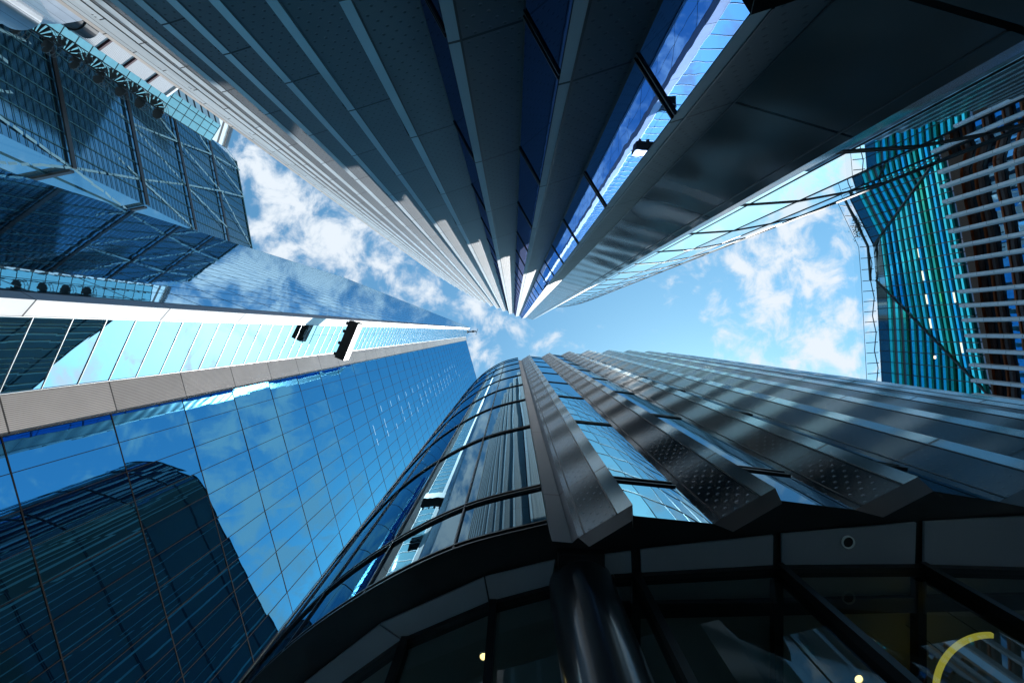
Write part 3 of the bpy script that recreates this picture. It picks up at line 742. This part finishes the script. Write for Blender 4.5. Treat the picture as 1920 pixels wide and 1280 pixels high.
# =================================================================== F: iridescent office block on the right
iri = thing('iridescent_office_block', 'right hand office block of folded turquoise striped glass above pale vertical fins', 'office building')
eG = glassmat('smoked_glass', (.17, .17, .20), (.13, .145, .155), .12, .03, .006, .25)
TEAL = glassmat('turquoise_glass_fin', (.12, 1, .95), (.04, .78, .74), .3, .12, .01, .3); TEAL2 = glassmat('blue_glass_fin', (.05, .70, 1.0), (.02, .42, .66), .3, .12, .01, .3); TEAL3 = glassmat('green_glass_fin', (.06, .62, .42), (.02, .34, .2), .3, .12, .01, .3)
TOPH = 60
def V2(u, v, H): return (962+u*TOPH/H, 620+v*TOPH/H)
def iso(H):
    k = (TOPH-H)
    D1 = Vector((1638+k*9.7, 461-k*13.3)); D2 = Vector((1643+k*15.8, 525+k*16.1))
    Kp = Vector(V2(624, -250, H)); Kp = D1+Vector((-.45, -.89))*max(2, min(106, (D1-Kp).length)) if H > 49.5 else D1+Vector((-.45, -.89))*2
    E = Vector(V2(690, -420, H)); Fb = D2+Vector((.055, .998))*max(60, 330-k*6)
    if H < 49.5: Kp = D1+Vector((-.2, -.97))*2
    return [E, Kp, D1, D2, Fb]
def isoP(H): return [P(p.x, p.y, H) for p in iso(H)]
hs_ = [TOPH-.5*i for i in range(28)]
nrmF = Vector((-1, 0, 0))
BASEO = Vector((.25, 0, 0))
mb = MB()
for Ha, Hb in zip(hs_[1:], hs_[:-1]):
    A, Bq = isoP(Ha), isoP(Hb)
    for i in range(4):
        L0 = (A[i+1]-A[i]).length; ns = 6
        for k in range(ns):
            q = [A[i].lerp(A[i+1], k/ns), A[i].lerp(A[i+1], (k+1)/ns), Bq[i].lerp(Bq[i+1], (k+1)/ns), Bq[i].lerp(Bq[i+1], k/ns)]
            mb.face([p+BASEO for p in q], [(i*30+k*L0/ns, Ha), (i*30+(k+1)*L0/ns, Ha), (i*30+(k+1)*L0/ns, Hb), (i*30+k*L0/ns, Hb)])
mb.build('glazing', eG, iri)
H = TOPH-1.6; kk = 0
while H > 46.6:
    wdt = .34
    for i in range(4):
        A, Bq = isoP(H), isoP(H+wdt); L0 = (A[i+1]-A[i]).length
        if L0 < 1: continue
        mb = MB(); mb.face([A[i], A[i+1], Bq[i+1], Bq[i]], [(i*30, H), (i*30+L0, H), (i*30+L0, H+wdt), (i*30, H+wdt)])
        mb.face([A[i], A[i+1], A[i+1]+BASEO, A[i]+BASEO]); mb.face([Bq[i], Bq[i+1], Bq[i+1]+BASEO, Bq[i]+BASEO])
        rr_ = random.random(); mb.build('turquoise_fin', TEAL3 if (i == 1 and rr_ < .2) or rr_ < .04 else (TEAL2 if rr_ < .4 and i == 2 else TEAL), iri)
    H -= .93; kk += 1
mb = MB()
A, Bq = isoP(TOPH), isoP(42)
for H0, H1 in zip(hs_[1::2], hs_[:-1:2]):
    pass
yy = 150
while yy < 800:                                             # slim vertical joints, plumb
    u0 = None
    for H0, H1 in zip(hs_[:-1], hs_[1:]):
        # the joint stands on plan azimuth v/u fixed -> find its point on each level
        def pt(H):
            Q = iso(H); s = (yy-620)/680
            for a, b in zip(Q[:-1], Q[1:]):
                fa_ = (a.y-620)-s*(a.x-962); fb_ = (b.y-620)-s*(b.x-962)
                if fa_ <= 0 <= fb_ or fb_ <= 0 <= fa_:
                    f = fa_/(fa_-fb_) if abs(fa_-fb_) > 1e-9 else 0; q = a.lerp(b, f); return P(q.x, q.y, H)+Vector((-.06, 0, 0))
            return None
        a, b = pt(H0), pt(H1)
        if a and b: mb.bar(a, b, .09, .08, nrmF)
    yy += 19.5
mb.build('joint', BLK, iri)
for k_ in (2, 3):
    mb = MB()
    for H0, H1 in zip(hs_[:-1], hs_[1:]): mb.bar(isoP(H0)[k_]+Vector((-.1, 0, 0)), isoP(H1)[k_]+Vector((-.1, 0, 0)), .16, .14, nrmF)
    mb.build('fold_line', BLK, iri)
mb = MB(); q = isoP(TOPH)
mb.poly([p.to_2d() for p in q]+[Vector((95, 30)), Vector((95, -40))], TOPH-.05); mb.build('roof', DARK, iri)
mb = MB()
for a, b in ((q[-1].to_2d(), Vector((95, 30))), (Vector((95, 30)), Vector((95, -40))), (Vector((95, -40)), q[0].to_2d())): mb.wall(a, b, 30, TOPH)
mb.build('rear_wall', eG, iri)
# dark band along the roof edge
mb = MB()
for i in range(4):
    A, Bq = isoP(TOPH-1.25), isoP(TOPH); o_ = Vector((-.05, 0, 0)); mb.face([A[i]+o_, A[i+1]+o_, Bq[i+1]+o_, Bq[i]+o_])
mb.build('top_band', glassmat('dark_band_glass', (.25, .38, .42), (.01, .02, .02), .35, .05), iri)
# few lit lamps behind the glass
LMP = emit('office_lamp', (1, .8, .45), 2.2); LMC = emit('office_strip_lamp', (.85, .86, .6), .8)
for x, y, h in ((1712, 234, 52), (1714, 262, 52), (1697, 335, 54.5), (1711, 339, 54), (1756, 442, 51), (1701, 337, 54), (1753, 667, 50), (1720, 315, 53)):
    mb = MB(); p = P(x, y, h); 
    mb.bar(p, p+Vector((0, .3, 0)), .22, .04, (1, 0, 0)); mb.build('lamp', LMP, iri)
for x, y in ((1725, 465), (1733, 508), (1740, 552), (1747, 597), (1770, 407), (1784, 500), (1792, 548), (1806, 642)):
    hh = 60*684/(x-962)-.5; p = P(x, y, hh)+Vector((-.25, 0, 0)); mb = MB(); mb.bar(p, p+Vector((.2, 1.1, 0)), .2, .03, (1, 0, 0)); mb.build('strip_lamp', LMC, iri)
# fins and windows below
FIN = joint_metal('pale_fin_metal', (.46, .50, .55), .4, .1, 1.6, 0, jw=.03, bump=.1); RUST = M('rust_frame', (.34, .09, .03), .4, .5, var=.4, vscale=.8); BWN = M('brown_frame', (.07, .045, .04), .5)
wg = glassmat('window_blue_glass', (.25, .52, .75), (.03, .08, .13), .6, .03, .006, .3)
tips = [(1775, 198), (1776, 228), (1775, 258), (1765, 292), (1758, 323), (1762, 350), (1766, 378.5), (1773, 407), (1778, 434), (1783, 462.5), (1786, 489), (1791, 518), (1795, 546.5), (1798, 573), (1803, 600), (1808, 629), (1811.5, 657), (1816.5, 684), (1820, 713), (1821.6, 740), (1824, 768)]
tips = [(1778, 100), (1777, 130), (1776, 165)]+tips
HT = 47.0
for x, y in tips:
    p = P(x, y, HT).to_2d(); mb = MB(); d_ = Vector((1, 0))*.55; w_ = Vector((0, .23))
    q = [p-w_*.6, p+w_*.6, p+w_+d_, p-w_+d_]
    mb.face([at(v_, HT) for v_ in q]); 
    for a, b in zip(q, q[1:]+q[:1]): mb.wall(a, b, 18, HT)
    mb.build('fin', FIN, iri)
wl = [P(x+22, y, HT).to_2d()+Vector((1.6, 0)) for x, y in tips]
cellsw = [[a, b] for a, b in zip(wl[:-1], wl[1:])]
lvw = levels(1.2, 2.2, 20, 47.2)
pane_grid(iri, cellsw, lvw, wg, jit=.02, keep=100, name='office_window')
for Hh in [47.1, 46.7, 45.8, 45.35, 43.9, 43.5, 42.1, 41.7, 40.6, 39.2]:
    mb = MB(); rust = Hh in (47.1, 45.8, 43.9, 42.1, 40.6)
    for a, b in cellsw: mb.bar(at(a, Hh)+Vector((-.2, 0, 0)), at(b, Hh)+Vector((-.2, 0, 0)), .16 if rust else .3, .3, (1, 0, 0))
    mb.build('window_frame', RUST if rust else BWN, iri)
# roof-edge trellis, glass balustrade
TR = M('trellis_metal', (.02, .035, .04), .5)
mb = MB(); rl = [P(p.x-(28 if i else 20), p.y+(-4 if i < 2 else 2), TOPH+.6) for i, p in enumerate(iso(TOPH))]
q = isoP(TOPH)
for i in range(4):
    n = max(2, int((q[i+1]-q[i]).length/1.33))
    for k in range(n):
        a = q[i].lerp(q[i+1], k/n); b = rl[i].lerp(rl[i+1], k/n)
        mb = MB(); mb.bar(a+Vector((0, 0, .3)), a+(b-a)*.8+Vector((0, 0, .3)), .09, .09, (0, 0, 1)); mb.build('bracket', TR, iri)
mb = MB()
mid = [a.lerp(b, .38) for a, b in zip(q, rl)]
for i in range(4):
    n = max(1, int((q[i+1]-q[i]).length/4))
    if i in (1, 2):
        mb.bar(mid[i], mid[i+1], .22, .2, (0, 0, 1))
    for k in range(n):
        s0 = mid[i].lerp(mid[i+1], k/n); s1 = q[i].lerp(q[i+1], (k+.5)/n)+Vector((0, 0, .5)); s2 = mid[i].lerp(mid[i+1], (k+1)/n)
        mb.bar(s0, s1, .08, .08, (0, 0, 1)); mb.bar(s1, s2, .08, .08, (0, 0, 1))
mb.build('roof_truss', TR, iri)
mb = MB()
for i in range(4): mb.face([rl[i], rl[i+1], rl[i+1]+Vector((0, 0, 1.1)), rl[i]+Vector((0, 0, 1.1))]); 
mb.build('balustrade_glass', clearglass('balustrade_glass', (.93, .97, .98), .04, 1.03), iri)
mb = MB()
for i in range(4): mb.bar(rl[i], rl[i+1], .04, .04, (0, 0, 1))
mb.build('balustrade_rail', TR, iri)
LEAF = M('leaf', (.03, .06, .02), .7, var=.3)
for kx, (x, y, lab) in enumerate(((1594, 322, 'green roof shrub beside the truss below the glass screen edge, topmost of the two'), (1608, 425, 'green roof shrub hanging over the truss at the folded roof corner, lower of the two'))):
    sh_ = thing('roof_shrub', lab, 'shrub', 'shrubs on the roof edge'); c = P(x, y, TOPH+.6); mb = MB()
    for i in range(260):
        p = c+Vector((random.gauss(0, .28), random.gauss(0, .75), random.gauss(0, .3))); d = Vector([random.uniform(-1, 1) for _ in range(3)]).normalized()*.12; e = d.cross(Vector([random.uniform(-1, 1) for _ in range(3)])).normalized()*.06
        mb.face([p-d, p+e, p+d, p-e])
    mb.build('foliage', LEAF, sh_)
    mb = MB(); mb.tube(c+Vector((.6, 0, -.3)), c, .04, 6); mb.build('stem', BRN, sh_)
